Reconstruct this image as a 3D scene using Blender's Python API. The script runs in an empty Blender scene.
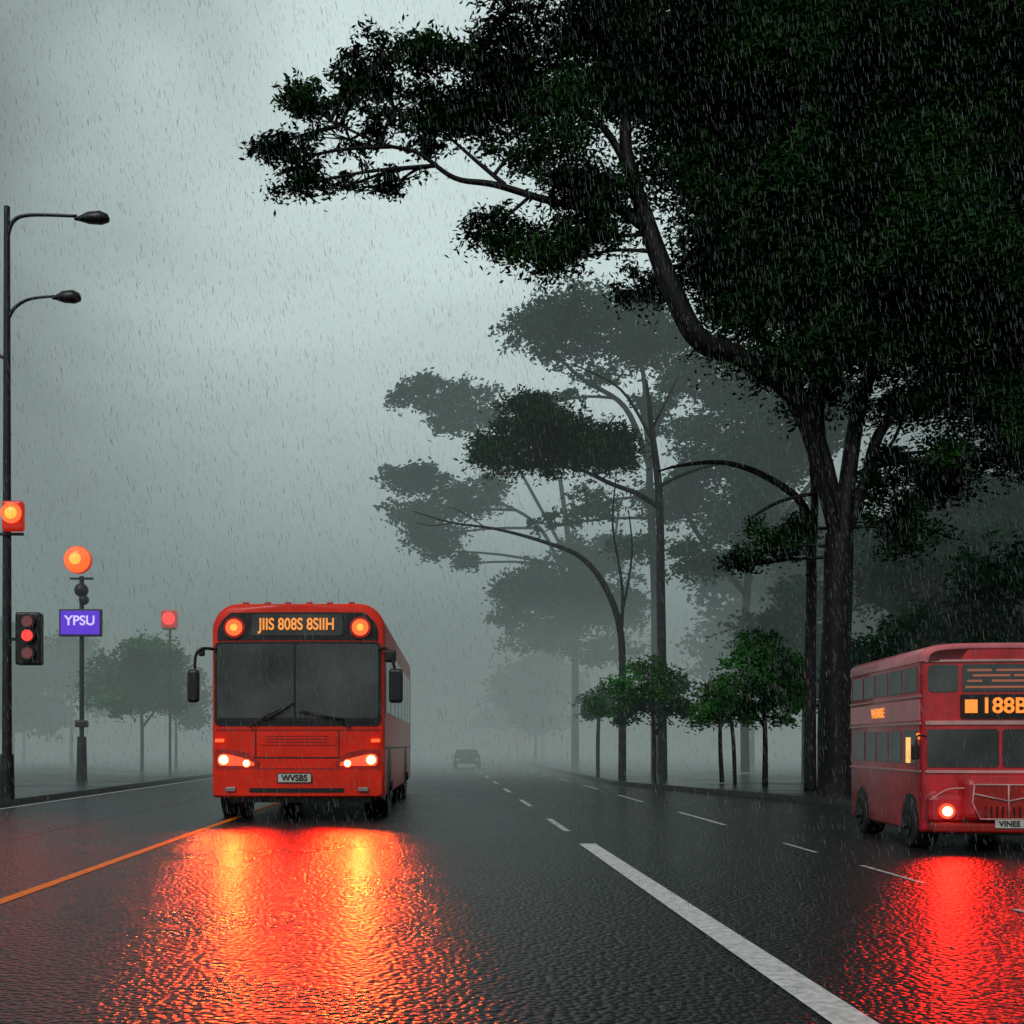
import bpy, bmesh, math, random
import numpy as np
from mathutils import Vector
random.seed(7); rng=np.random.default_rng(11)
scene=bpy.context.scene
scene.view_settings.view_transform='Standard'
scene.view_settings.look='None'
scene.view_settings.exposure=0
COL=scene.collection

# ---------------------------------------------------------------- materials
def new_mat(name):
    m=bpy.data.materials.new(name); m.use_nodes=True
    nt=m.node_tree; return m,nt,nt.nodes['Principled BSDF'],nt.nodes['Material Output']
def pmat(name,col,rough=0.5,metal=0.0,coat=0.0,var=0.15,scale=6.0,bump=0.0,bscale=80,spec=.5):
    m,nt,b,o=new_mat(name)
    b.inputs['Roughness'].default_value=rough; b.inputs['Metallic'].default_value=metal
    b.inputs['Specular IOR Level'].default_value=spec
    b.inputs['Coat Weight'].default_value=coat; b.inputs['Coat Roughness'].default_value=0.08
    tc=nt.nodes.new('ShaderNodeTexCoord'); n=nt.nodes.new('ShaderNodeTexNoise')
    n.inputs['Scale'].default_value=scale; n.inputs['Detail'].default_value=3
    nt.links.new(tc.outputs['Object'],n.inputs['Vector'])
    r=nt.nodes.new('ShaderNodeValToRGB')
    r.color_ramp.elements[0].position=.3; r.color_ramp.elements[1].position=.7
    r.color_ramp.elements[0].color=[c*(1-var) for c in col]+[1]
    r.color_ramp.elements[1].color=[min(1,c*(1+var)) for c in col]+[1]
    nt.links.new(n.outputs['Fac'],r.inputs['Fac']); nt.links.new(r.outputs['Color'],b.inputs['Base Color'])
    if bump>0:
        n2=nt.nodes.new('ShaderNodeTexNoise'); n2.inputs['Scale'].default_value=bscale
        nt.links.new(tc.outputs['Object'],n2.inputs['Vector'])
        bp=nt.nodes.new('ShaderNodeBump'); bp.inputs['Strength'].default_value=bump; bp.inputs['Distance'].default_value=.01
        nt.links.new(n2.outputs['Fac'],bp.inputs['Height']); nt.links.new(bp.outputs['Normal'],b.inputs['Normal'])
    return m
def emat(name,col,strength,base=(.1,.1,.1)):
    m,nt,b,o=new_mat(name)
    b.inputs['Base Color'].default_value=(*base,1); b.inputs['Emission Color'].default_value=(*col,1)
    b.inputs['Emission Strength'].default_value=strength; b.inputs['Roughness'].default_value=.3
    return m
def leafmat(name,dark,light):
    m,nt,b,o=new_mat(name)
    g=nt.nodes.new('ShaderNodeNewGeometry'); tc=nt.nodes.new('ShaderNodeTexCoord')
    n=nt.nodes.new('ShaderNodeTexNoise'); n.inputs['Scale'].default_value=.6; n.inputs['Detail'].default_value=2
    nt.links.new(tc.outputs['Object'],n.inputs['Vector'])
    a=nt.nodes.new('ShaderNodeMath'); a.operation='MULTIPLY_ADD'; a.inputs[1].default_value=.3
    nt.links.new(g.outputs['Random Per Island'],a.inputs[0])
    s=nt.nodes.new('ShaderNodeMapRange'); s.inputs[1].default_value=.4; s.inputs[2].default_value=.62; s.inputs[3].default_value=0; s.inputs[4].default_value=.7
    nt.links.new(n.outputs['Fac'],s.inputs[0]); nt.links.new(s.outputs[0],a.inputs[2])
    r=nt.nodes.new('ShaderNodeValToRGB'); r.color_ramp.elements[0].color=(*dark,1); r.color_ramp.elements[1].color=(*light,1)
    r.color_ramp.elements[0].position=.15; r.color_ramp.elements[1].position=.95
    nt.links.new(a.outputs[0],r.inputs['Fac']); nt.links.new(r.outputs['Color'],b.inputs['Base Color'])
    b.inputs['Roughness'].default_value=.7; b.inputs['Specular IOR Level'].default_value=.05
    return m

def asphalt(name,base,bs=.9,rmin=.26,rmax=.3,dist=.013):
    m,nt,b,o=new_mat(name); N=nt.nodes.new; L=nt.links.new
    tc=N('ShaderNodeTexCoord')
    n1=N('ShaderNodeTexNoise'); n1.inputs['Scale'].default_value=.6; n1.inputs['Detail'].default_value=2
    L(tc.outputs['Object'],n1.inputs['Vector'])
    r=N('ShaderNodeMapRange'); r.inputs[1].default_value=.25; r.inputs[2].default_value=.75; r.inputs[3].default_value=rmin; r.inputs[4].default_value=rmax
    L(n1.outputs['Fac'],r.inputs[0]); L(r.outputs[0],b.inputs['Roughness'])
    n2=N('ShaderNodeTexNoise'); n2.inputs['Scale'].default_value=40; n2.inputs['Detail'].default_value=2
    L(tc.outputs['Object'],n2.inputs['Vector'])
    cr=N('ShaderNodeValToRGB'); cr.color_ramp.elements[0].color=[c*.5 for c in base]+[1]; cr.color_ramp.elements[1].color=[c*1.6 for c in base]+[1]
    cr.color_ramp.elements[0].position=.3; cr.color_ramp.elements[1].position=.7
    L(n2.outputs['Fac'],cr.inputs['Fac']); L(cr.outputs['Color'],b.inputs['Base Color'])
    v=N('ShaderNodeTexVoronoi'); v.inputs['Scale'].default_value=24; v.feature='SMOOTH_F1'; v.inputs['Smoothness'].default_value=.35; v.voronoi_dimensions='2D'
    L(tc.outputs['Object'],v.inputs['Vector'])
    n3=N('ShaderNodeTexNoise'); n3.inputs['Scale'].default_value=16; n3.inputs['Detail'].default_value=2; n3.noise_dimensions='2D'
    L(tc.outputs['Object'],n3.inputs['Vector'])
    ad=N('ShaderNodeMath'); ad.operation='MULTIPLY_ADD'; ad.inputs[1].default_value=-1.4
    L(v.outputs['Distance'],ad.inputs[0]); L(n3.outputs['Fac'],ad.inputs[2])
    bp=N('ShaderNodeBump'); bp.inputs['Strength'].default_value=bs; bp.inputs['Distance'].default_value=dist
    L(ad.outputs[0],bp.inputs['Height']); L(bp.outputs['Normal'],b.inputs['Normal'])
    b.inputs['IOR'].default_value=1.4
    return m

M={}
M['road']=asphalt('wet_asphalt',(.011,.012,.014))
M['ground']=asphalt('wet_ground',(.025,.03,.03),.4,.15,.3,.012)
M['pave']=asphalt('wet_paving',(.028,.033,.033),.35,.12,.3,.012)
M['kerb']=pmat('kerb_stone',(.04,.042,.042),.35,var=.3,scale=9)
M['white']=pmat('white_line_paint',(.8,.81,.8),.4,var=.35,scale=18,bump=.6,bscale=60)
M['wornwhite']=pmat('worn_line_paint',(.5,.52,.51),.4,var=.5,scale=12,bump=.6,bscale=60)
M['orange_line']=pmat('orange_line_paint',(.98,.21,.0),.5,var=.25,scale=14,bump=.5,bscale=60,spec=.3)
M['red']=pmat('red_bus_paint',(.9,.026,.005),.32,coat=.15,var=.14,scale=2.5,spec=.35)
M['dred']=pmat('dark_red_paint',(.38,.012,.008),.35,coat=.3,var=.2,scale=4)
M['red2']=pmat('old_bus_red',(.6,.02,.03),.3,coat=.5,var=.3,scale=3)
M['pink']=pmat('faded_roof_red',(.8,.19,.22),.3,coat=.5,var=.2,scale=3)
M['cream']=pmat('cream_band',(.65,.36,.35),.4,var=.15)
M['black']=pmat('black_plastic',(.012,.012,.013),.4,var=.3)
M['rubber']=pmat('tyre_rubber',(.02,.02,.02),.6,var=.3,scale=20)
M['steel']=pmat('wet_steel',(.018,.022,.024),.4,metal=.2,var=.3,scale=3)
M['chrome']=pmat('chrome',(.5,.5,.5),.18,metal=1,var=.1)
M['glass']=pmat('dark_glass',(.04,.047,.046),.07,var=.9,scale=1.1,spec=.8)
M['bark']=pmat('wet_bark',(.006,.007,.006),.6,var=.4,scale=5,bump=.8,bscale=14,spec=.25)
M['bark2']=pmat('slim_bark',(.013,.014,.014),.6,var=.4,scale=5,bump=.5,bscale=14,spec=.25)
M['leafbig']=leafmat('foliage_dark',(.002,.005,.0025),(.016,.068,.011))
M['leafgreen']=leafmat('foliage_green',(.016,.068,.018),(.07,.27,.05))
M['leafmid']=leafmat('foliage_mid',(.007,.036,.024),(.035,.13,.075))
M['leafdeep']=leafmat('foliage_deep',(.006,.026,.011),(.024,.1,.035))
M['plate']=pmat('number_plate',(.6,.6,.55),.4)
M['amber']=emat('amber_lamp',(1,.085,.004),1.9)
M['ambercore']=emat('amber_lamp_core',(1,.2,.02),3.0)
M['ambertext']=emat('amber_led',(1,.32,.04),.95)
M['ambertext2']=emat('amber_led_bright',(1,.24,.012),1.3)
M['head']=emat('headlamp_glow',(1,.5,.22),6)
M['headglow']=emat('headlamp_surround_glow',(1,.07,.006),1.1)  # emissive surface put in for the orange glow around the headlamps
M['headr']=emat('headlamp_red_glow',(1,.4,.2),5)
M['redlamp']=emat('red_lamp',(1,.02,.01),1.8)
M['dimred']=emat('dim_red_lens',(1,.03,.02),.1)
M['redhouse']=emat('glowing_red_housing',(1,.03,.008),.3,(.4,.02,.01))  # opaque housing with its own emission, standing in for glow from the lens
M['violet']=emat('violet_sign',(.13,.03,.85),.75,(.01,.01,.02))
M['signtext']=emat('sign_text',(.6,.5,1),1.2)
M['warm']=emat('warm_window',(1,.45,.12),1.3)
M['interior']=emat('dim_interior',(1,.22,.06),.25)

# ---------------------------------------------------------------- helpers
def empty(name,loc=(0,0,0),rz=0):
    e=bpy.data.objects.new(name,None); COL.objects.link(e); e.location=loc; e.rotation_euler=(0,0,rz); return e
def mobj(name,verts,faces,mat,parent=None,smooth=False,loc=None):
    me=bpy.data.meshes.new(name); me.from_pydata([tuple(v) for v in verts],[],faces); me.validate(); me.update()
    if smooth: me.polygons.foreach_set('use_smooth',[True]*len(me.polygons))
    o=bpy.data.objects.new(name,me); COL.objects.link(o); me.materials.append(mat)
    if parent: o.parent=parent
    if loc: o.location=loc
    return o
def box(name,c,s,mat,parent=None,bev=0.0,rot=None):
    x,y,z=[k/2 for k in s]
    v=[(-x,-y,-z),(x,-y,-z),(x,y,-z),(-x,y,-z),(-x,-y,z),(x,-y,z),(x,y,z),(-x,y,z)]
    f=[(0,3,2,1),(4,5,6,7),(0,1,5,4),(1,2,6,5),(2,3,7,6),(3,0,4,7)]
    o=mobj(name,v,f,mat,parent,loc=c)
    if rot: o.rotation_euler=rot
    if bev>0:
        b=o.modifiers.new('bevel','BEVEL'); b.width=bev; b.segments=3
    return o
def smooth_path(pts,rad,n=6):
    P=[Vector(p) for p in pts]; out=[];ro=[]
    if len(P)<3:
        return P,list(rad)
    for i in range(len(P)-1):
        p0=P[max(i-1,0)];p1=P[i];p2=P[i+1];p3=P[min(i+2,len(P)-1)]
        for k in range(n):
            t=k/n
            q=.5*((2*p1)+(-p0+p2)*t+(2*p0-5*p1+4*p2-p3)*t*t+(-p0+3*p1-3*p2+p3)*t**3)
            out.append(q); ro.append(rad[i]*(1-t)+rad[i+1]*t)
    out.append(P[-1]); ro.append(rad[-1]); return out,ro
def tube_into(V,F,pts,rad,seg=8,smooth=6,wob=0.0):
    P,R=smooth_path(pts,rad,smooth); b0=len(V)
    for i,p in enumerate(P):
        d=(P[min(i+1,len(P)-1)]-P[max(i-1,0)])
        if d.length<1e-6: d=Vector((0,0,1))
        d.normalize(); a=d.cross(Vector((0,1,0)) if abs(d.y)<.9 else Vector((1,0,0))).normalized(); c=d.cross(a)
        for k in range(seg):
            t=2*math.pi*k/seg; r=R[i]*(1+wob*math.sin(3*t+i*.35)+wob*.6*math.sin(5*t-i*.2))
            V.append(p+a*math.cos(t)*r+c*math.sin(t)*r)
    for i in range(len(P)-1):
        for k in range(seg):
            k2=(k+1)%seg; F.append((b0+i*seg+k,b0+i*seg+k2,b0+(i+1)*seg+k2,b0+(i+1)*seg+k))
    F.append(tuple(b0+k for k in range(seg))[::-1]); F.append(tuple(b0+(len(P)-1)*seg+k for k in range(seg)))
def tube(name,pts,rad,mat,parent=None,seg=12,smooth=6):
    V=[];F=[]; tube_into(V,F,pts,rad,seg,smooth); return mobj(name,V,F,mat,parent,True)
def cyl(name,p0,p1,r,mat,parent=None,seg=24,r2=None,bev=0):
    V=[];F=[]; P=[Vector(p0),Vector(p1)]; tube_into(V,F,P,[r,r if r2 is None else r2],seg,1)
    o=mobj(name,V,F,mat,parent)
    if bev:
        b=o.modifiers.new('bevel','BEVEL'); b.width=bev; b.segments=3; b.limit_method='ANGLE'
    return o
def ball(name,c,r,mat,parent=None,sc=(1,1,1)):
    bm=bmesh.new(); bmesh.ops.create_uvsphere(bm,u_segments=24,v_segments=14,radius=r)
    for v in bm.verts: v.co=Vector((v.co.x*sc[0],v.co.y*sc[1],v.co.z*sc[2]))
    me=bpy.data.meshes.new(name); bm.to_mesh(me); bm.free(); me.materials.append(mat)
    me.polygons.foreach_set('use_smooth',[True]*len(me.polygons))
    o=bpy.data.objects.new(name,me); COL.objects.link(o); o.location=c
    if parent:o.parent=parent
    return o
def text(name,s,c,size,mat,parent,sx=1.0,rot=(math.pi/2,0,0)):
    cu=bpy.data.curves.new(name,'FONT'); cu.body=s; cu.size=size; cu.align_x='CENTER'; cu.align_y='CENTER'; cu.extrude=.004; cu.offset=.006*size/.3
    cu.materials.append(mat); o=bpy.data.objects.new(name,cu); COL.objects.link(o); o.location=c; o.rotation_euler=rot; o.scale=(sx,1,1); o.parent=parent
    return o

# ---------------------------------------------------------------- ground, road, markings
def sheet(name,poly,z,mat,parent=None):
    return mobj(name,[(x,y,z) for x,y in poly],[tuple(range(len(poly)))],mat,parent)
sheet('ground',[(-1500,-200),(1500,-200),(1500,3000),(-1500,3000)],0,M['ground'])
sheet('road',[(-8.5,-60),(7.95,-60),(7.95,22),(5.2,33),(5.2,2500),(-8.5,2500)],.004,M['road'])
mk=empty('road_markings')
def strip(name,x,y0,y1,w,mat,z=.008):
    sheet(name,[(x-w/2,y0),(x+w/2,y0),(x+w/2,y1),(x-w/2,y1)],z,mat,mk)
strip('orange_line',-3.35,-40,60,.115,M['orange_line'])
strip('white_line',1.78,-40,13.3,.2,M['white'])
y=15.2;i=0
while y<110:
    strip('lane_dash_%d'%i,1.76,y,y+2.6,.1,M['wornwhite']); y+=6.2;i+=1
for i,(a,b) in enumerate([(-6,-4.6),(-3,-1.6),(0,1.4),(3.4,4.8),(6.6,8),(9.5,10.9),(12.2,13.4)]):
    strip('side_dash_%d'%i,4.18,a,b,.055,M['wornwhite'])
y=16.4
for i in range(22):
    strip('side_dash_far_%d'%i,4.25,y,y+3.2,.09,M['wornwhite']); y+=6.6
strip('edge_line',-8.2,-40,120,.08,M['white'])
strip('shoulder_line',-5.45,-40,120,.05,M['kerb'])
def pavement(name,edge,outer,side):
    p=empty(name); h=.12;kw=.16
    inner=[(x+side*kw,y) for x,y in edge]
    V=[];F=[]
    for (x,y),(xi,yi) in zip(edge,inner): V+= [(x,y,0),(x,y,h),(xi,yi,h)]
    for i in range(len(edge)-1):
        a=i*3;b=a+3; F+=[(a,b,b+1,a+1),(a+1,b+1,b+2,a+2)]
    mobj('kerb',V,F,M['kerb'],p)
    poly=inner+[(outer,edge[-1][1]),(outer,edge[0][1])]
    mobj('paving',[(x,y,h-.003) for x,y in poly],[tuple(range(len(poly)))],M['pave'],p)
pavement('pavement',[(7.95,-60),(7.95,22),(5.2,33),(5.2,1200)],60,1)
pavement('pavement',[(-8.5,-60),(-8.5,1200)],-60,-1)

# ---------------------------------------------------------------- vehicles
def coach(name,W,z0,z1,a,b,L,bulge,mat,parent,rb=.06):
    zs=[z0,z0+rb*.4,z0+rb]+list(np.linspace(z0+rb,z1-b,10)[1:])+[z1-b+b*math.sin(t) for t in np.linspace(0,math.pi/2,9)[1:]]
    def hw(z):
        h=W/2
        if z>z1-b:
            t=min(1,(z-(z1-b))/b); h-=a*(1-math.sqrt(max(0,1-t*t)))
        if z<z0+rb: t=(z0+rb-z)/rb; h-=rb*.6*(1-math.sqrt(max(0,1-t*t)))
        return h
    zc=(z0+z1)/2
    st=[(0,.055),(.015,.03),(.045,.01),(.1,0),(L*.5,0),(L-.1,0),(L-.02,.03),(L,.07)]
    V=[];F=[];nr=len(zs);n=2*nr
    for y,ins in st:
        for z in zs: V.append((-(hw(z)-ins),y,zc+(z-zc)*(1-2*ins/(z1-z0))))
        for z in zs[::-1]: V.append(((hw(z)-ins),y,zc+(z-zc)*(1-2*ins/(z1-z0))))
    for s in range(len(st)-1):
        for k in range(n):
            k2=(k+1)%n; F.append((s*n+k,(s+1)*n+k,(s+1)*n+k2,s*n+k2))
    F.append(tuple((len(st)-1)*n+k for k in range(n)))
    Nx=14;b0=len(V);ins=st[0][1]
    for z in zs:
        h=hw(z)-ins
        for i in range(Nx+1):
            x=-h+2*h*i/Nx; V.append((x,-bulge*(1-(x/h)**2)*min(1,1),zc+(z-zc)*(1-2*ins/(z1-z0))))
    for k in range(nr-1):
        for i in range(Nx):
            q=b0+k*(Nx+1)+i; F.append((q,q+1,q+Nx+2,q+Nx+1))
    for k in (0,nr-1):
        F.append(tuple(b0+k*(Nx+1)+i for i in range(Nx+1)))
    o=mobj(name,V,F,mat,parent,True)
    bm=bmesh.new(); bm.from_mesh(o.data); bmesh.ops.remove_doubles(bm,verts=bm.verts,dist=.0005); bmesh.ops.recalc_face_normals(bm,faces=bm.faces); bm.to_mesh(o.data); bm.free()
    try:
        o.data.set_sharp_from_angle(angle=math.radians(40))
    except Exception: pass
    return o
def rr(x0,x1,z0,z1,r,rt=None):
    rt=r if rt is None else rt
    rows=[]
    for t in np.linspace(0,math.pi/2,5):
        d=r*(1-math.sin(t)); rows.append((z0+r*(1-math.cos(t)),x0+d,x1-d))
    for t in np.linspace(math.pi/2,0,6):
        d=rt*(1-math.sin(t)); rows.append((z1-rt*(1-math.cos(t)),x0+d,x1-d))
    return rows
def patch(name,rows,off,W,bulge,mat,parent,th=.03):
    Nx=12;V=[];F=[]
    for z,xl,xr in rows:
        for i in range(Nx+1):
            x=xl+(xr-xl)*i/Nx; V.append((x,-bulge*(1-(x/(W/2-.05))**2)-off,z))
    for k in range(len(rows)-1):
        for i in range(Nx):
            q=k*(Nx+1)+i; F.append((q,q+1,q+Nx+2,q+Nx+1))
    o=mobj(name,V,F,mat,parent)
    s=o.modifiers.new('solid','SOLIDIFY'); s.thickness=th; s.offset=-1
    return o
def wheel(p,x,y,r,w,side,name):
    cyl(name+'_tyre',(x,y,r),(x+side*w,y,r),r,M['rubber'],p,28,bev=.03)
    cyl(name+'_hub',(x+side*(w+.004),y,r),(x+side*(w+.02),y,r),r*.5,M['steel'],p,20)
    cyl(name+'_cap',(x+side*(w+.02),y,r),(x+side*(w+.06),y,r),r*.18,M['steel'],p,12)
def lamp(name,loc,col,energy,size,parent,tilt=-84,spread=50):
    l=bpy.data.lights.new(name,'AREA'); l.shape='DISK'; l.size=size; l.color=col; l.energy=energy; l.spread=math.radians(spread)
    o=bpy.data.objects.new(name,l); COL.objects.link(o); o.location=loc; o.rotation_euler=(math.radians(tilt),0,0); o.parent=parent
    return o

bus=empty('red_city_bus',(-2.26,17.5,0),math.radians(-.8))
W=2.76;BG=.1
coach('body',W,.36,3.46,.42,.42,10.2,BG,M['red'],bus)
P=lambda n,rows,off,mat,th=.03: patch(n,rows,off,W,BG,mat,bus,th)
hd=[]
for t in np.linspace(0,1,9):
    z=2.86+.44*t; h=1.28-.22*max(0,(t-.25)/.75)**2.2; hd.append((z,-h,h))
P('header_panel',hd,.012,M['black'])
P('header_screen',rr(-.72,.72,2.93,3.27,.04),.026,M['glass'])
text('destination_text','JIIS 808S 8SIIH',(0,-BG-.045,3.1),.26,M['ambertext'],bus,.78)
for sx in(-1,1):
    x=sx*1.0; yy=-BG*(1-(x/1.33)**2)
    cyl('amber_lamp_rim',(x,yy-.01,3.06),(x,yy-.05,3.06),.17,M['dred'],bus)
    cyl('amber_lamp',(x,yy-.045,3.06),(x,yy-.075,3.06),.13,M['amber'],bus)
    cyl('amber_lamp_core',(x,yy-.07,3.06),(x,yy-.085,3.06),.055,M['ambercore'],bus)
P('windscreen_frame',rr(-1.33,1.33,1.5,2.84,.09),.012,M['black'])
P('windscreen_l',rr(-1.28,-.045,1.56,2.8,.06),.026,M['glass'])
P('windscreen_r',rr(-.015,1.28,1.56,2.8,.06),.026,M['glass'])
P('windscreen_base',rr(-1.27,1.27,1.565,1.63,.02),.029,M['black'],.02)
tube('wiper_arm_l',[(-.75,-.12,1.47),(-.45,-.16,1.68),(-.12,-.16,1.82)],[.014,.012,.01],M['black'],bus,6)
tube('wiper_arm_r',[(.85,-.1,1.47),(.6,-.14,1.62),(.1,-.165,1.74)],[.014,.012,.01],M['black'],bus,6)
tube('wiper_blade_l',[(-.5,-.165,1.58),(-.05,-.165,1.86)],[.018,.018],M['black'],bus,6,1)
tube('wiper_blade_r',[(.75,-.14,1.6),(.05,-.165,1.72)],[.018,.018],M['black'],bus,6,1)
P('seam_upper',rr(-1.3,1.3,1.43,1.455,.005),.008,M['dred'])
P('upper_grille_panel',rr(-.62,.62,1.2,1.38,.05),.014,M['red'])
for k in range(3):
    P('grille_slot_%d'%k,rr(-.5,.5,1.24+k*.045,1.255+k*.045,.004),.02,M['dred'])
P('seam_mid',rr(-1.3,1.3,.99,1.01,.005),.008,M['black'])
for x in (-.66,.66):
    P('seam_vertical',rr(x-.008,x+.008,1.02,1.42,.003),.012,M['black'],.02)
P('bumper',rr(-1.34,1.34,.4,.8,.07),.06,M['red'],.08)
P('bumper_lip',rr(-1.3,1.3,.8,.84,.01),.03,M['dred'],.05)
P('bumper_intake',rr(-.75,.75,.45,.52,.02),.068,M['black'])
P('plate_frame',rr(-.31,.25,.6,.76,.01),.075,M['black'])
P('number_plate',rr(-.29,.23,.615,.745,.01),.083,M['plate'])
text('plate_text','WVSBS',(-.03,-BG-.092,.68),.13,M['black'],bus)
for sx in(-1,1):
    def sg_(a,b): return (a,b) if sx>0 else (-b,-a)
    rows=[(z,)+sg_(a,b) for z,a,b in((.84,.62,1.3),(.93,.6,1.32),(1.08,.8,1.32),(1.13,1.05,1.3))]
    P('headlamp_housing',rows,.018,M['dred'])
    rows=[(z,)+sg_(a,b) for z,a,b in((.87,.68,1.24),(.92,.68,1.27),(1.0,.88,1.27),(1.05,1.09,1.24))]
    P('headlamp_surround_glow',rows,.026,M['headglow'])
    for k,(x,r,z) in enumerate([(.8,.05,.91),(1.17,.07,.965)]):
        x*=sx; yy=-BG*(1-(x/1.33)**2)
        cyl('headlamp_bezel',(x,yy-.01,z),(x,yy-.045,z),r*1.35,M['amber'],bus)
        cyl('headlamp_lens',(x,yy-.04,z),(x,yy-.07,z),r,M['head'],bus)
    box('indicator',(sx*1.24,-.045,1.27),(.14,.03,.05),M['amber'],bus,.01)
    box('fog_lamp',(sx*1.05,-.13,.5),(.16,.03,.07),M['chrome'],bus,.01)
for x in(-.85,-.5,-.17,.17,.5,.85):
    box('marker_lamp',(x,.12,3.465),(.09,.12,.05),M['dred'],bus,.015)
box('roof_unit',(0,5,3.5),(1.7,2.6,.16),M['dred'],bus,.05)
tube('mirror_arm_l',[(-1.3,-.02,2.72),(-1.48,-.18,2.72),(-1.58,-.2,2.62),(-1.6,-.2,2.4)],[.025]*4,M['black'],bus,8)
box('mirror_l',(-1.62,-.2,2.13),(.19,.12,.52),M['black'],bus,.05)
tube('mirror_arm_r',[(1.3,-.02,2.72),(1.42,-.15,2.72),(1.5,-.2,2.6),(1.55,-.2,2.4)],[.025]*4,M['black'],bus,8)
box('mirror_r',(1.57,-.2,2.13),(.22,.12,.54),M['black'],bus,.05)
box('mirror_small_r',(1.48,-.15,2.6),(.18,.1,.2),M['black'],bus,.04)
box('mirror_small_l',(-1.5,-.15,2.66),(.1,.08,.12),M['black'],bus,.03)
for sx in(-1,1):
    for k in range(7):
        box('side_window',(sx*1.381,.85+k*1.3,2.25),(.02,1.18,1.05),M['glass'],bus,.008)
    box('side_seam',(sx*1.383,5,1.15),(.012,9.7,.03),M['black'],bus)
    for yy in(1.25,7.4):
        cyl('wheel_arch',(sx*1.0,yy,.55),(sx*1.386,yy,.55),.6,M['black'],bus,30)
        wheel(bus,sx*1.02,yy,.5,.36,sx,'wheel')
box('underbody',(0,5.1,.42),(2.3,9.6,.3),M['black'],bus)
for x in(-1.0,1.0):
    lamp('headlamp_light',(x,-.2,.95),(1,.07,.01),17,.22,bus)
for x in(-.6,.6):
    lamp('added_red_wash_light',(x,-.2,.8),(1,.008,.001),6,.5,bus)  # added deep-red lights without a fixture, for the red wash on the road

dd=empty('red_double_decker_bus',(6.3,12.4,0),math.radians(-6))
W2=1.66;B2=.05
coach('body',W2,.2,2.33,.2,.2,3.1,B2,M['red2'],dd,.04)
Q=lambda n,rows,off,mat,th=.02: patch(n,rows,off,W2,B2,mat,dd,th)
def roof_shell():
    V=[];F=[];n=17
    ys=[-.035,.0,.06,1.5,3.05,3.12]; ins=[.07,.02,0,0,0,.04]
    for y,i_ in zip(ys,ins):
        for k in range(n):
            t=math.pi*k/(n-1); x=-math.cos(t); z=max(0,math.sin(t))
            px=(abs(x)**.45)*(1 if x>0 else -1)*(W2/2+.008-i_); pz=2.15+(z**.5)*(.21-i_)
            V.append((px,y,pz))
    for s in range(len(ys)-1):
        for k in range(n-1): a=s*n+k; F.append((a,a+1,a+n+1,a+n))
    F.append(tuple(range(n))); F.append(tuple((len(ys)-1)*n+k for k in range(n)))
    return mobj('roof',V,F,M['pink'],dd,True)
roof_shell()
Q('upper_window_l',rr(-.77,-.45,1.8,2.11,.05),.01,M['glass'])
Q('upper_window_c',rr(-.41,.41,1.8,2.11,.03),.01,M['glass'])
Q('upper_window_r',rr(.45,.77,1.8,2.11,.05),.01,M['glass'])
for k,(a,b,z) in enumerate([(-.36,-.1,2.03),(-.05,.3,2.03),(-.3,.1,1.97),(.14,.36,1.97),(-.36,-.2,1.91),(-.1,.3,1.91),(-.38,.38,1.84)]):
    Q('upper_blind_text_%d'%k,rr(a,b,z,z+.025,.003),.014,M['interior'],.006)
Q('display_box',rr(-.43,.43,1.5,1.77,.02),.03,M['black'],.05)
text('display_text','188B',(.02,-B2-.045,1.635),.24,M['ambertext2'],dd,1.0)
box('display_lamp',(-.33,-B2-.04,1.635),(.13,.012,.15),M['ambertext2'],dd)
Q('band',rr(-.8,.8,1.43,1.475,.01),.02,M['cream'])
Q('band_upper',rr(-.8,.8,2.14,2.165,.005),.02,M['cream'])
Q('lower_screen_l',rr(-.78,-.02,.95,1.38,.04),.012,M['glass'])
Q('lower_screen_r',rr(.02,.78,.95,1.38,.04),.012,M['glass'])
Q('sill_band',rr(-.8,.8,.885,.915,.01),.02,M['cream'])
box('bonnet',(0,-.1,.6),(.9,.3,.5),M['red2'],dd,.09)
sh=[(-.36,.76),(.36,.76),(.38,.56),(.3,.38),(-.3,.38),(-.38,.56)]
mobj('radiator_shield',[(x,-.262,z) for x,z in sh]+[(x,-.245,z) for x,z in sh],[tuple(range(6))]+[(k,(k+1)%6,(k+1)%6+6,k+6) for k in range(6)],M['dred'],dd)
tube('shield_trim',[(x,-.268,z) for x,z in sh+[sh[0]]],[.009]*7,M['cream'],dd,6,1)
for sx in(-1,1):
    box('wing',(sx*.6,-.05,.5),(.42,.22,.36),M['red2'],dd,.09)
    cyl('headlamp_bezel',(sx*.62,-.15,.46),(sx*.62,-.19,.46),.085,M['headglow'],dd)
    cyl('headlamp_lens',(sx*.62,-.185,.46),(sx*.62,-.2,.46),.055,M['headr'],dd)
    tube('chevron',[(0,-.272,.58),(sx*.37,-.272,.66)],[.009]*2,M['cream'],dd,6,1)
    tube('wing_trim',[(sx*.44,-.2,.72),(sx*.62,-.17,.7),(sx*.79,-.14,.58)],[.008]*3,M['cream'],dd,6)
tube('bonnet_ridge',[(0,-.27,.76),(0,-.272,.4)],[.01,.01],M['cream'],dd,6,1)
for k in range(9):
    box('grille_bar',((k-4)*.06,-.268,.46),(.014,.02,.12),M['black'],dd)
box('front_bumper',(0,-.2,.28),(1.6,.16,.11),M['dred'],dd,.03)
box('number_plate',(0,-.29,.33),(.3,.012,.09),M['plate'],dd)
text('plate_text','VINEE',(0,-.3,.33),.085,M['black'],dd)
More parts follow.
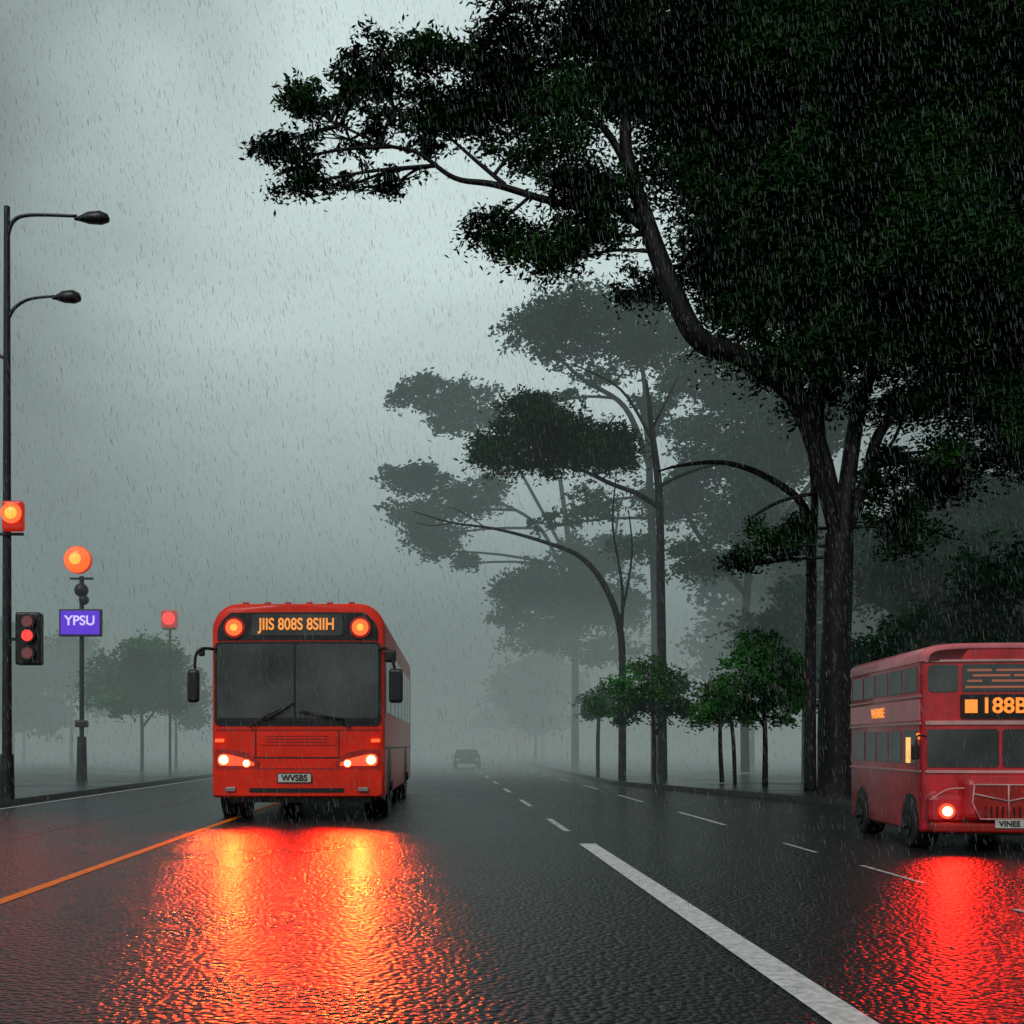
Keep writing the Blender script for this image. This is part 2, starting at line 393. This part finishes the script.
for sx in(-1,1):
    for k in range(5):
        box('upper_side_window',(sx*(W2/2+.002),.42+k*.56,1.96),(.012,.48,.29),M['glass'],dd,.004)
    for k in range(4):
        box('lower_side_window',(sx*(W2/2+.002),.98+k*.53,1.18),(.012,.45,.38),M['glass'],dd,.004)
    box('cab_window',(sx*(W2/2+.002),.42,1.18),(.012,.44,.4),M['glass'],dd,.004)
    box('cab_lamp',(sx*(W2/2+.009),.47,1.14),(.01,.16,.3),M['warm'],dd,.004)
    box('side_panel',(sx*(W2/2+.002),1.55,1.6),(.012,2.95,.24),M['pink'],dd,.004)
    box('side_band',(sx*(W2/2+.005),1.55,1.45),(.014,3.0,.03),M['cream'],dd)
    box('side_band_low',(sx*(W2/2+.005),1.55,.9),(.014,3.0,.02),M['cream'],dd)
    box('side_band_up',(sx*(W2/2+.005),1.55,1.76),(.014,3.0,.02),M['cream'],dd)
    for yy in(.42,2.45):
        cyl('wheel_arch',(sx*.6,yy,.33),(sx*(W2/2+.004),yy,.33),.31,M['black'],dd,30)
        wheel(dd,sx*.62,yy,.26,.24,sx,'wheel')
    box('side_lamp',(sx*(W2/2+.01),.12,1.3),(.02,.05,.07),M['ambertext2'],dd)
text('side_text','WEMSE',(-W2/2-.014,1.7,1.6),.17,M['ambertext'],dd,1.0,(math.pi/2,0,-math.pi/2))
tube('mirror_arm',[(-.8,-.02,1.3),(-.92,-.12,1.3),(-.94,-.14,1.2)],[.012]*3,M['black'],dd,6)
box('mirror',(-.95,-.14,1.12),(.09,.05,.17),M['black'],dd,.02)
box('underbody',(0,1.55,.24),(1.3,2.8,.14),M['black'],dd)
for x in(-.62,.62): lamp('headlamp_light',(x,-.32,.5),(1,.01,.004),13,.45,dd,-84,90)

car=empty('distant_car',(1.4,56,0))
prof=[(0,.25),(0,.5),(.12,.56),(.75,.62),(1.15,.95),(2.1,.97),(2.6,.66),(3.0,.62),(3.05,.25)]
V=[(s*(.66 if z<.7 else .52),y,z) for s in(-1,1) for y,z in prof]; n=len(prof)
F=[tuple(range(n)),tuple(range(2*n-1,n-1,-1))]+[(k,(k+1)%n,(k+1)%n+n,k+n) for k in range(n)]
o=mobj('body',V,F,M['steel'],car); b=o.modifiers.new('b','BEVEL'); b.width=.04; b.segments=2
mobj('windscreen',[(-.56,.76,.655),(.56,.76,.655),(.48,1.1,.93),(-.48,1.1,.93)],[(0,1,2,3)],M['glass'],car)
for sx in(-1,1):
    box('headlamp',(sx*.48,-.02,.45),(.2,.04,.1),M['plate'],car,.01)
    for yy in(.6,2.4): wheel(car,sx*.5,yy,.24,.16,sx,'wheel')
box('bumper',(0,-.03,.33),(1.25,.08,.12),M['black'],car,.02)

# ---------------------------------------------------------------- street furniture
sl=empty('street_lamp',(-8.66,22,.117))
cyl('post',(0,0,0),(0,0,11.85),.1,M['steel'],sl,16,.06)
cyl('base',(0,0,0),(0,0,.9),.15,M['steel'],sl,16,.13)
tube('arm_upper',[(0,0,11.2),(.12,0,11.55),(.45,0,11.68),(1.4,0,11.66)],[.045,.04,.035,.03],M['steel'],sl,10)
tube('arm_lower',[(0,0,9.55),(.15,0,9.82),(.45,0,10.0),(.95,0,10.06)],[.04,.035,.03,.025],M['steel'],sl,10)
def head(p,x,z,l):
    V=[];F=[];n=12;st=[(0,.04,.03),(.15,.07,.06),(.4,.13,.14),(.75,.15,.16),(.95,.1,.1),(1,.03,.03)]
    for t,hy,hz in st:
        for k in range(n):
            a=2*math.pi*k/n; zz=math.sin(a)*hz; V.append((x+t*l,math.cos(a)*hy,z+(zz if zz>0 else zz*.6)))
    for s in range(len(st)-1):
        for k in range(n): F.append((s*n+k,s*n+(k+1)%n,(s+1)*n+(k+1)%n,(s+1)*n+k))
    F.append(tuple(range(n)));F.append(tuple((len(st)-1)*n+k for k in range(n)))
    mobj('lamp_head',V,F,M['black'],p,True)
head(sl,1.35,11.6,.7); head(sl,.9,10.02,.58)
tube('arm_back',[(0,0,8.8),(-.25,0,8.9),(-.5,0,8.9)],[.04,.03,.03],M['steel'],sl,8)
tb=empty('traffic_light',(-8.66,22,.117))
box('housing',(.2,-.18,5.62),(.42,.2,.6),M['redhouse'],tb,.06)
cyl('visor',(.2,-.28,5.66),(.2,-.33,5.66),.2,M['amber'],tb)
ball('lens',(.2,-.33,5.66),.12,M['ambercore'],tb,(1,.4,1))
box('bracket',(.12,-.1,5.28),(.5,.06,.05),M['steel'],tb)
lamp('signal_light',(.2,-.42,5.6),(1,.06,.01),9,.3,tb,-72,110)
tb=empty('traffic_light',(-8.66,22,.117))
box('housing',(.47,-.05,3.2),(.5,.26,1.05),M['black'],tb,.05)
for z,m in((3.53,'dimred'),(3.25,'redlamp'),(2.9,'dimred')):
    cyl('hood',(.5,-.18,z),(.5,-.26,z),.15,M['black'],tb); cyl('lens',(.5,-.255,z),(.5,-.275,z),.11,M[m],tb)
box('bracket',(.12,0,3.2),(.3,.06,.06),M['steel'],tb)
lamp('signal_light',(.5,-.36,3.25),(1,.02,.01),9,.2,tb,-78,110)
sp=empty('signal_pole',(-11.3,34.7,.117))
cyl('post',(0,0,0),(0,0,6.4),.075,M['steel'],sp,12)
cyl('base',(0,0,0),(0,0,1.35),.17,M['steel'],sp,14,.14)
box('collar',(0,0,1.75),(.36,.3,.22),M['black'],sp,.04)
cyl('globe_ring',(-.08,-.02,6.9),(-.08,-.2,6.9),.43,M['redhouse'],sp)
ball('globe',(-.08,-.2,6.9),.41,M['amber'],sp,(1,.6,1))
ball('globe_core',(-.08,-.36,6.9),.2,M['ambercore'],sp,(1,.7,1))
box('crossbar',(0,0,6.33),(.72,.1,.06),M['steel'],sp)
ball('camera_dome',(.02,-.1,5.95),.22,M['black'],sp); ball('small_box',(.1,-.1,5.65),.16,M['black'],sp)
sg=empty('illuminated_sign',(-11.3,34.6,.117))
box('frame',(.02,-.05,4.92),(1.34,.14,.86),M['steel'],sg,.03)
box('face',(.02,-.13,4.92),(1.22,.03,.74),M['violet'],sg,.01)
text('sign_text','YPSU',(.02,-.16,4.97),.42,M['signtext'],sg,1.0)
t3=empty('traffic_light',(-10.8,44,.117))
cyl('post',(0,0,0),(0,0,5.9),.055,M['steel'],t3,10)
box('housing',(0,-.1,6.1),(.62,.25,.72),M['redhouse'],t3,.05)
cyl('lens',(0,-.22,6.12),(0,-.27,6.12),.25,M['redlamp'],t3)
box('cap',(0,-.08,5.72),(.5,.2,.06),M['steel'],t3)

# ---------------------------------------------------------------- trees
def leaves_mesh(name,C,ln,wd,mat,parent):
    n=len(C)
    d=rng.normal(size=(n,3)); d[:,2]*=.6; d/=np.linalg.norm(d,axis=1)[:,None]
    q=rng.normal(size=(n,3)); p=np.cross(d,q); p/=np.linalg.norm(p,axis=1)[:,None]
    s=rng.uniform(.6,1.35,size=(n,1))
    V=np.stack([C+d*ln/2*s,C+p*wd/2*s,C-d*ln/2*s,C-p*wd/2*s],axis=1).reshape(-1,3)
    me=bpy.data.meshes.new(name); me.vertices.add(4*n); me.vertices.foreach_set('co',V.astype(np.float32).ravel())
    me.loops.add(4*n); me.loops.foreach_set('vertex_index',np.arange(4*n,dtype=np.int32))
    me.polygons.add(n); me.polygons.foreach_set('loop_start',np.arange(0,4*n,4,dtype=np.int32))
    me.update(calc_edges=True); me.materials.append(mat)
    o=bpy.data.objects.new(name,me); COL.objects.link(o); o.parent=parent; return o
def blob_leaves(c,r,dens,leaf,V,F,sub=.33,twr=.012,anchor=None):
    c=np.array(c,float); r=np.array(r,float)*.9
    k=max(9,int(6.5*(r[0]*r[2]))+12); k=min(k,46)
    d=rng.normal(size=(k,3)); d/=np.linalg.norm(d,axis=1)[:,None]
    rad=rng.uniform(.1,1,size=(k,1))**.5
    S=c+d*rad*r
    out=[]
    base=Vector(c-np.array([0,0,r[2]*.35]))
    if anchor is not None:
        mid=(Vector(anchor)+base)/2+Vector((0,0,.12*r[0])); tube_into(V,F,[anchor,mid,base],[twr*3.2,twr*2.4,twr*1.8],5,3)
    for s in S:
        rr_=sub*min(r[0],r[2]*1.3)*rng.uniform(.6,1.3)
        n=int(dens*(rr_**2))+8
        g=rng.normal(size=(n,3))*np.array([rr_*.62,rr_*.62,rr_*.36])
        g[:,2]-= .25*(g[:,0]**2+g[:,1]**2)/max(rr_,.1)
        out.append(s+g)
        sv=Vector(s); mid=(base+sv)/2+Vector(rng.normal(size=3)*.08*r[0]); tube_into(V,F,[base,mid,sv],[twr*1.6,twr,twr*.5],4,2)
    return np.concatenate(out)
def make_tree(name,loc,limbs,blobs,dens,leaf,bark,lmat,sub=.33,twr=.014,depth=0.7):
    t=empty(name,loc); V=[];F=[]
    pts=[]
    # limbs and clumps were surveyed on the plane of the trunk; move each out to its own depth
    def sv(x,z,y):
        f=(loc[1]+y)/loc[1]; return ((x+loc[0])*f-loc[0],y,(z+loc[2]-1.2)*f+1.2-loc[2])
    for P_,R_ in limbs:
        P3=[sv(p[0],p[1],p[2] if len(p)>2 else 0) for p in P_]
        tube_into(V,F,P3,R_,12 if R_[0]>.15 else 7,6,.07 if R_[0]>.15 else 0)
        pts+=smooth_path(P3,R_,4)[0]
    L=[]
    for bl in blobs:
        x,z,rx,rz,y=bl; x,y,z=sv(x,z,y)
        c=Vector((x,y,z)); a=min(pts,key=lambda p:(p-c).length+ (3 if p.z>c.z+.2 else 0))
        L.append(blob_leaves((x,y,z),(rx,rx*depth,rz),dens,leaf,V,F,sub,twr,a))
    mobj('trunk_and_branches',V,F,bark,t,True)
    if L:
        C=np.concatenate(L); leaves_mesh('foliage',C,leaf[0],leaf[1],lmat,t)
    return t
limbs=[([(0,-.1),(0.02,.5),(0,2.2),(.05,4.4),(.1,5.7)],[.44,.37,.32,.3,.28]),
([(.08,5.4),(-.2,7.2),(-.75,8.7),(-1.6,10,-.5),(-2.5,12,-.8),(-3,15.5,-1)],[.2,.17,.14,.11,.09,.05]),
([(.1,5.5),(-.25,7.2),(-.35,8.7,.4),(-.1,11.4,.8),(0,15.5,.8)],[.18,.15,.12,.09,.05]),
([(.12,5.5),(.3,7),(.6,8.7,.4),(1.4,10.9,.8),(2.1,14.5,1.2)],[.22,.18,.15,.11,.06]),
([(.15,5.6),(.65,6.8),(1.1,8.1),(2.7,9.6,-.6),(4,11.4,-1),(4.8,14,-1)],[.16,.13,.11,.09,.07,.04]),
([(.1,5.3),(-.75,8.3,-.6),(-2,9.5,-1.4),(-2.95,9.9,-1.9),(-3.6,11.1,-2),(-4.15,12.6,-2),(-4.55,14,-2),(-4.6,15.3,-2),(-5.1,17.4,-2)],[.15,.16,.19,.22,.21,.17,.13,.1,.06]),
([(-4.2,12.4,-2),(-5,12.9,-2),(-6,12.9,-2),(-7.4,13.3,-2),(-8.3,13.45,-2),(-9.1,14,-2.1),(-9.9,14.2,-2.2),(-11,14.7,-2.3)],[.11,.09,.075,.065,.05,.04,.035,.02]),
([(-7.2,13.3,-2),(-7.8,13.8,-2),(-8.6,14.5,-2)],[.05,.04,.02]),
([(-6.6,13.1,-1.9),(-7.2,12.6,-1.9),(-7.6,12.4,-1.9)],[.04,.03,.02]),
([(-4.3,13.2,-2),(-5.1,14.6,-1.9),(-6.4,15.4,-1.8),(-7.4,16.4,-1.8)],[.09,.07,.05,.03]),
([(.5,7.0),(1.2,7.6,.4),(1.7,8.8,.6)],[.05,.04,.03]),([(-.3,6.6),(-1.2,6.4,-.2),(-1.9,6,-.4)],[.05,.04,.03])]
bpx=[(288,160,38,22),(268,150,20,14),(300,185,34,18),(322,108,44,22),(296,95,24,14),(345,188,46,16),(375,62,34,22),(395,105,48,30),(435,62,44,28),(400,182,38,14),(475,110,42,36),(440,118,42,24),(515,85,46,42),(515,28,38,32),(560,125,44,46),(498,236,36,24),(540,250,48,28),(592,218,46,48),(580,40,56,48),(615,90,52,55),(640,290,36,24),(570,180,42,30),(520,150,38,24),(350,82,30,20),(480,58,38,28),(575,255,42,26),(350,140,44,16),(425,145,30,14),
(680,60,70,70),(705,170,60,60),(760,100,90,90),(780,230,90,80),(805,335,85,55),(860,60,100,90),(880,180,100,90),(880,300,100,80),(960,80,100,100),(980,220,90,90),(960,340,90,70),(905,395,80,38),(1015,395,70,45),(1040,300,80,80),(735,305,40,36),(1060,150,90,90),(640,10,70,50),(745,40,80,70),(720,250,55,60),(830,390,50,25),(765,370,40,20),(840,140,80,80),(930,260,80,70),(1000,130,90,80),(700,110,60,60),(650,60,50,60),(900,230,90,80),(830,280,80,60),(1000,300,90,80),(1000,30,90,70),(900,10,90,60),(780,10,90,60),
(765,550,42,28),(745,568,24,14),(795,535,30,22),(905,530,44,34),(885,480,36,30),(930,480,50,40),(985,455,50,30),(1030,450,50,34)]
blobs=[]
for (px,py,rx,ry) in bpx:
    x=(px-835)/45.8; z=(800-py)/45.8
    yy=(-1.9 if px<640 else rng.uniform(-1.6,1.4)); yy+=rng.uniform(-.4,.4)
    blobs.append((x,z,rx/45.8,ry/45.8,yy))
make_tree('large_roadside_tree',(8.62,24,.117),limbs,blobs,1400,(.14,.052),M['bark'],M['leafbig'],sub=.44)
limbs=[([(0,-.1),(0,3),(-.05,6),(-.1,8.9),(-.3,10.8),(-.5,12.5,.3)],[.16,.14,.13,.12,.09,.04]),
([(-.08,8.5),(-.8,8.95),(-1.6,9.25),(-2.6,9.7),(-3.5,9.8),(-4.3,9.75)],[.09,.08,.07,.055,.04,.02]),
([(-.05,9.2),(.8,9.6),(2,9.9),(3,9.7)],[.07,.055,.04,.02]),
([(-.3,10.6),(-1.3,12.2,.3),(-2.8,13,.5)],[.06,.04,.02]),([(-.3,11),(.5,12.6,.4)],[.05,.02])]
bpx=[(502,452,32,24),(530,425,36,28),(545,448,44,28),(580,445,44,34),(612,455,30,26),(490,465,22,12),(565,470,42,12),(525,408,20,14)]
blobs=[((px-660)/31.7,(783-py)/31.7,rx/31.7,ry/31.7,rng.uniform(-.3,.3)) for px,py,rx,ry in bpx]
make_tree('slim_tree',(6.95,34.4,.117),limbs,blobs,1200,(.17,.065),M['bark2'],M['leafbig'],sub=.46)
limbs=[([(0,-.1),(0,2.5),(-.05,4.6),(-.5,6),(-1.3,7),(-2.5,7.5),(-4,7.9),(-5.4,8.1),(-6.6,8.45)],[.13,.12,.11,.1,.08,.06,.045,.03,.012]),
([(-.05,4.2),(.0,6),(-.3,8),(-.2,9.5)],[.06,.05,.035,.02]),([(-.05,5),(.3,7),(.2,8.5)],[.05,.035,.015]),
([(-5.4,8.1),(-6,8.0),(-6.5,8.1)],[.02,.015,.008]),([(-4.4,8),(-5,8.4),(-5.5,8.6)],[.02,.015,.008])]
make_tree('slim_tree',(5.75,34.7,.117),limbs,[],100,(.16,.06),M['bark2'],M['leafmid'])
limbs=[([(0,-.1),(0,3),(0.02,5.5),(-.15,6.7),(-1,7.4),(-2,7.75),(-3,7.7),(-3.6,7.55)],[.15,.13,.12,.1,.08,.06,.04,.02]),
([(.02,5.2),(.1,7),(-.1,9)],[.1,.09,.07])]
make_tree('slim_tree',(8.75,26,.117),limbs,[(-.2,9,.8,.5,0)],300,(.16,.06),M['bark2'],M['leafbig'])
def px_tree(name,bx,Y,s_by,limbs_px,bpx,dens,leaf,bark,lm,**k):
    s=1100/Y; X=(bx-440)/s; by=745+1.2*s
    lim=[([((x-bx)/s,(by-y)/s) for x,y in P_],[r/s for r in R_]) for P_,R_ in limbs_px]
    bl=[((x-bx)/s,(by-y)/s,a/s,b/s,rng.uniform(-1.2,1.2)) for x,y,a,b in bpx]
    return make_tree(name,(X,Y,.1),lim,bl,dens,leaf,bark,lm,**k)
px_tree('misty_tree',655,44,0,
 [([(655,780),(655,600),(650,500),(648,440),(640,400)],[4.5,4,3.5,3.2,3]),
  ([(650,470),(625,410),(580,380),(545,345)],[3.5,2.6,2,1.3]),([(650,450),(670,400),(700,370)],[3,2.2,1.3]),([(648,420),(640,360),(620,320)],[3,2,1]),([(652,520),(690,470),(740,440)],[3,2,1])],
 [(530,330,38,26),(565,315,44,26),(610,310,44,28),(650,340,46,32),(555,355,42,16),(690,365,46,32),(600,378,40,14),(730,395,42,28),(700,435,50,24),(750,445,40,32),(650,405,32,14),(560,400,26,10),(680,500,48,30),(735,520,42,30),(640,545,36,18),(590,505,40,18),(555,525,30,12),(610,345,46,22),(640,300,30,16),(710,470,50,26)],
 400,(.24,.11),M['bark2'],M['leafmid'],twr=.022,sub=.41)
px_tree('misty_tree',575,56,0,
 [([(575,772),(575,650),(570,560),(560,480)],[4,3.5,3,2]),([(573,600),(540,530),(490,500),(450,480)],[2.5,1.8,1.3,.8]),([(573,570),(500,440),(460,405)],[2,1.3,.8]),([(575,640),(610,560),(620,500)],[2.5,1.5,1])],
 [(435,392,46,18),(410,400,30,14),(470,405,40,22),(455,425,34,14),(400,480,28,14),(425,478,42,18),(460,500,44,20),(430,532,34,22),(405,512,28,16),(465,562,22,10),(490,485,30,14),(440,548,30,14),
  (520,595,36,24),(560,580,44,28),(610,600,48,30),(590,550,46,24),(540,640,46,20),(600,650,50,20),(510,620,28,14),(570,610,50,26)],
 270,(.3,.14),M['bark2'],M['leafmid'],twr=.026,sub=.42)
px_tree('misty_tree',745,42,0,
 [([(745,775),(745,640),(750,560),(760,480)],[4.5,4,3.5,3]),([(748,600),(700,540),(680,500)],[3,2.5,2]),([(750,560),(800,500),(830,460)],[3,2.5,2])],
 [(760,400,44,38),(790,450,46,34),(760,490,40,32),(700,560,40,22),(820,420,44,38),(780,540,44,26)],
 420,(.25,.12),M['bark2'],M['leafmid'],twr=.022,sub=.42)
px_tree('small_tree',765,29.5,0,[([(765,790),(765,735),(762,690)],[3.2,2.3,2]),([(764,730),(745,700)],[2,1])],
 [(755,660,40,26),(785,675,30,26),(740,685,36,22),(770,700,38,20),(725,700,28,16),(760,642,28,14),(710,715,24,14),(785,720,24,12),(740,715,28,14),(795,700,20,18)],900,(.14,.06),M['bark2'],M['leafgreen'],twr=.01,sub=.42)
px_tree('small_tree',722,31,0,[([(722,786),(720,740),(722,700)],[2.5,2,1.5]),([(735,787),(733,740),(728,710)],[2,2,1.5])],
 [(712,705,24,20),(728,690,24,18),(738,715,26,14),(705,722,20,12)],900,(.14,.06),M['bark2'],M['leafgreen'],twr=.01,sub=.42)
px_tree('small_tree',654,32.5,0,[([(654,786),(654,740),(650,690)],[2.6,2.2,1.5]),([(654,740),(675,705)],[2,1])],
 [(640,685,38,22),(668,695,30,22),(618,698,32,18),(650,710,44,16),(600,708,24,14),(682,712,20,14),(645,668,26,12),(625,718,28,12)],900,(.15,.065),M['bark2'],M['leafgreen'],twr=.01,sub=.42)
px_tree('small_tree',598,38,0,[([(598,780),(598,740),(600,700)],[2,2,1.5])],
 [(600,700,24,16),(588,715,18,12),(618,715,20,10)],800,(.17,.075),M['bark2'],M['leafgreen'],twr=.012,sub=.42)
px_tree('roadside_tree',142,46,0,[([(142,774),(142,730),(140,690)],[2,1.8,1.4]),([(142,730),(165,700)],[1.4,1])],
 [(110,680,30,26),(140,655,38,26),(170,680,30,28),(145,700,44,20),(116,705,30,16),(172,705,24,16),(140,680,38,26)],480,(.22,.1),M['bark2'],M['leafgreen'],twr=.02,sub=.42)
px_tree('roadside_tree',176,52,0,[([(176,770),(176,730),(175,690)],[1.6,1.4,1.2])],
 [(182,690,24,32),(162,665,26,22),(187,715,20,16)],400,(.26,.12),M['bark2'],M['leafmid'],twr=.02,sub=.42)
def mass(name,items,lm,leaf,dens):
    t=empty(name); V=[];F=[];L=[]
    for X,Y,Hh,R in items:
        tube_into(V,F,[(X,Y,0),(X,Y,Hh*.55)],[.12,.08],6,1)
        for k in range(9):
            a=rng.uniform(0,6.28); q=rng.uniform(0,.75)*R
            c=(X+math.cos(a)*q,Y+math.sin(a)*q,Hh*rng.uniform(.34,.86))
            L.append(blob_leaves(c,(R*.5,R*.5,R*.34),dens,leaf,V,F,.42,.03,(X,Y,Hh*.5)))
    mobj('trunks',V,F,M['bark2'],t,True); C=np.concatenate(L); leaves_mesh('foliage',C,leaf[0],leaf[1],lm,t); return t
items=[(13.4,31,5.6,2.3),(16,32,7.6,2.8),(19.5,33,9.6,3.2),(14.8,35,9.6,3.2),(17.8,36,11,3.4),(21.5,37,12.5,3.8),(24,34,11,3.4),(12.6,38,8.2,2.8),(18,31,5,2.4),(19.5,39,13.5,4)]
mass('background_trees',items,M['leafdeep'],(.25,.115),190)
items=[]
for k in range(18):
    items.append((rng.uniform(15,38),rng.uniform(44,60),rng.uniform(9,15),rng.uniform(2.6,4)))
for k in range(14):
    Y=76+k*9; items.append((7+rng.uniform(-1,3),Y,rng.uniform(7,10),3.4))
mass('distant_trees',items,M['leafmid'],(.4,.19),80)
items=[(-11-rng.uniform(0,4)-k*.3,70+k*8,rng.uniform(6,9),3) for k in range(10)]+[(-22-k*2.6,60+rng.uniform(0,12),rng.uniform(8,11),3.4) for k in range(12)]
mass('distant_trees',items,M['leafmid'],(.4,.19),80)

# ---------------------------------------------------------------- rain
n=85000
Y=rng.uniform(4.5,30,n); X=rng.uniform(-.62,.75,n)*Y; Z=rng.uniform(0,1,n)*(.75*Y+1.4)
ln=rng.uniform(.03,.07,n)*(Y/18+.3); r=rng.uniform(.0006,.0011,n)
top=np.stack([X-ln*.16,Y,Z+ln],1); bot=np.stack([X,Y,Z],1)
V=np.zeros((n,6,3))
for k in range(3):
    a=2*math.pi*k/3; o_=np.stack([np.cos(a)*r,np.sin(a)*r,0*r],1); V[:,k]=bot+o_; V[:,3+k]=top+o_
idx=np.arange(n)[:,None]*6
Fq=np.concatenate([idx+np.array([k,(k+1)%3,3+(k+1)%3,3+k]) for k in range(3)],0)
M['rain']=pmat('rain_water',(.25,.29,.29),.3,var=.05)
me=bpy.data.meshes.new('rain'); me.vertices.add(6*n); me.vertices.foreach_set('co',V.astype(np.float32).ravel())
me.loops.add(len(Fq)*4); me.loops.foreach_set('vertex_index',Fq.astype(np.int32).ravel())
me.polygons.add(len(Fq)); me.polygons.foreach_set('loop_start',np.arange(0,len(Fq)*4,4,dtype=np.int32)); me.update(calc_edges=True)
me.materials.append(M['rain']); ro=bpy.data.objects.new('rain',me); COL.objects.link(ro)

# ---------------------------------------------------------------- fog banks (absorbing volumes; their own emission stands in for scattered light)
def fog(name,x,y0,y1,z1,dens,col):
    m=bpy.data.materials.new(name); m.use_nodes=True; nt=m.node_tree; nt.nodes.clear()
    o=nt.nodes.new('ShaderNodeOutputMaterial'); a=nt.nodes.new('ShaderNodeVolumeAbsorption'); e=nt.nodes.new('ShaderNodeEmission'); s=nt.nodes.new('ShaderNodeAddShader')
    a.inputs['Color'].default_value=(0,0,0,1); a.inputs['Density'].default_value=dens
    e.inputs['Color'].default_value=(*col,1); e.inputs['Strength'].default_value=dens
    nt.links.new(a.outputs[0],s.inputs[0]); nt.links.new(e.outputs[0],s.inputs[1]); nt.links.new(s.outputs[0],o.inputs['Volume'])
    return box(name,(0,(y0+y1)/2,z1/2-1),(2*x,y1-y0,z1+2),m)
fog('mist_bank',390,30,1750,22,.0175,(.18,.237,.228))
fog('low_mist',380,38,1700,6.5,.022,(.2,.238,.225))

# ---------------------------------------------------------------- sky, sun, camera
w=bpy.data.worlds.new('World'); scene.world=w; w.use_nodes=True; nt=w.node_tree; nt.nodes.clear(); N=nt.nodes.new; L=nt.links.new
out=N('ShaderNodeOutputWorld'); bg=N('ShaderNodeBackground'); L(bg.outputs[0],out.inputs[0])
EL=math.radians(42); AZ=math.radians(200)
sky=N('ShaderNodeTexSky'); sky.sky_type='NISHITA'; sky.sun_disc=False; sky.sun_elevation=EL; sky.sun_rotation=AZ
hs=N('ShaderNodeHueSaturation'); hs.inputs['Saturation'].default_value=.35; hs.inputs['Value'].default_value=.012
L(sky.outputs[0],hs.inputs['Color'])
tc=N('ShaderNodeTexCoord')
mp=N('ShaderNodeMapping'); mp.inputs['Scale'].default_value=(1,1,1.7); L(tc.outputs['Generated'],mp.inputs[0])
nz=N('ShaderNodeTexNoise'); nz.inputs['Scale'].default_value=2.6; nz.inputs['Detail'].default_value=4; nz.inputs['Distortion'].default_value=.6; L(mp.outputs[0],nz.inputs['Vector'])
g=Vector((.05,.93,.40)).normalized()
dp=N('ShaderNodeVectorMath'); dp.operation='DOT_PRODUCT'; dp.inputs[1].default_value=g; L(tc.outputs['Generated'],dp.inputs[0])
mr=N('ShaderNodeMapRange'); mr.interpolation_type='SMOOTHSTEP'; mr.inputs[1].default_value=.9; mr.inputs[2].default_value=1.0; L(dp.outputs['Value'],mr.inputs[0])
ma=N('ShaderNodeMath'); ma.operation='MULTIPLY_ADD'; ma.inputs[1].default_value=.72; L(mr.outputs[0],ma.inputs[0])
mb=N('ShaderNodeMapRange'); mb.inputs[1].default_value=.35; mb.inputs[2].default_value=.65; mb.inputs[3].default_value=0; mb.inputs[4].default_value=.24; L(nz.outputs['Fac'],mb.inputs[0]); L(mb.outputs[0],ma.inputs[2])
cr=N('ShaderNodeValToRGB'); cr.color_ramp.elements[0].color=(.105,.13,.131,1); cr.color_ramp.elements[1].color=(.72,.88,.86,1); L(ma.outputs[0],cr.inputs['Fac'])
ad=N('ShaderNodeMix'); ad.data_type='RGBA'; ad.blend_type='ADD'; ad.inputs[0].default_value=1; L(cr.outputs[0],ad.inputs[6]); L(hs.outputs[0],ad.inputs[7])
L(ad.outputs[2],bg.inputs[0]); bg.inputs[1].default_value=1.0
sun=bpy.data.lights.new('sun','SUN'); sun.energy=1.1; sun.angle=math.radians(25); sun.color=(1,.96,.9)
so=bpy.data.objects.new('sun',sun); COL.objects.link(so)
dirv=Vector((math.sin(AZ)*math.cos(EL),math.cos(AZ)*math.cos(EL),math.sin(EL)))
so.rotation_euler=dirv.to_track_quat('Z','Y').to_euler()
cam=bpy.data.cameras.new('camera'); cam.sensor_width=36; cam.lens=1100/1024*36; cam.shift_x=72/1024; cam.shift_y=233/1024; cam.clip_end=6000; cam.clip_start=.05
co=bpy.data.objects.new('camera',cam); COL.objects.link(co); co.location=(0,0,1.2); co.rotation_euler=(math.pi/2,0,0)
scene.camera=co
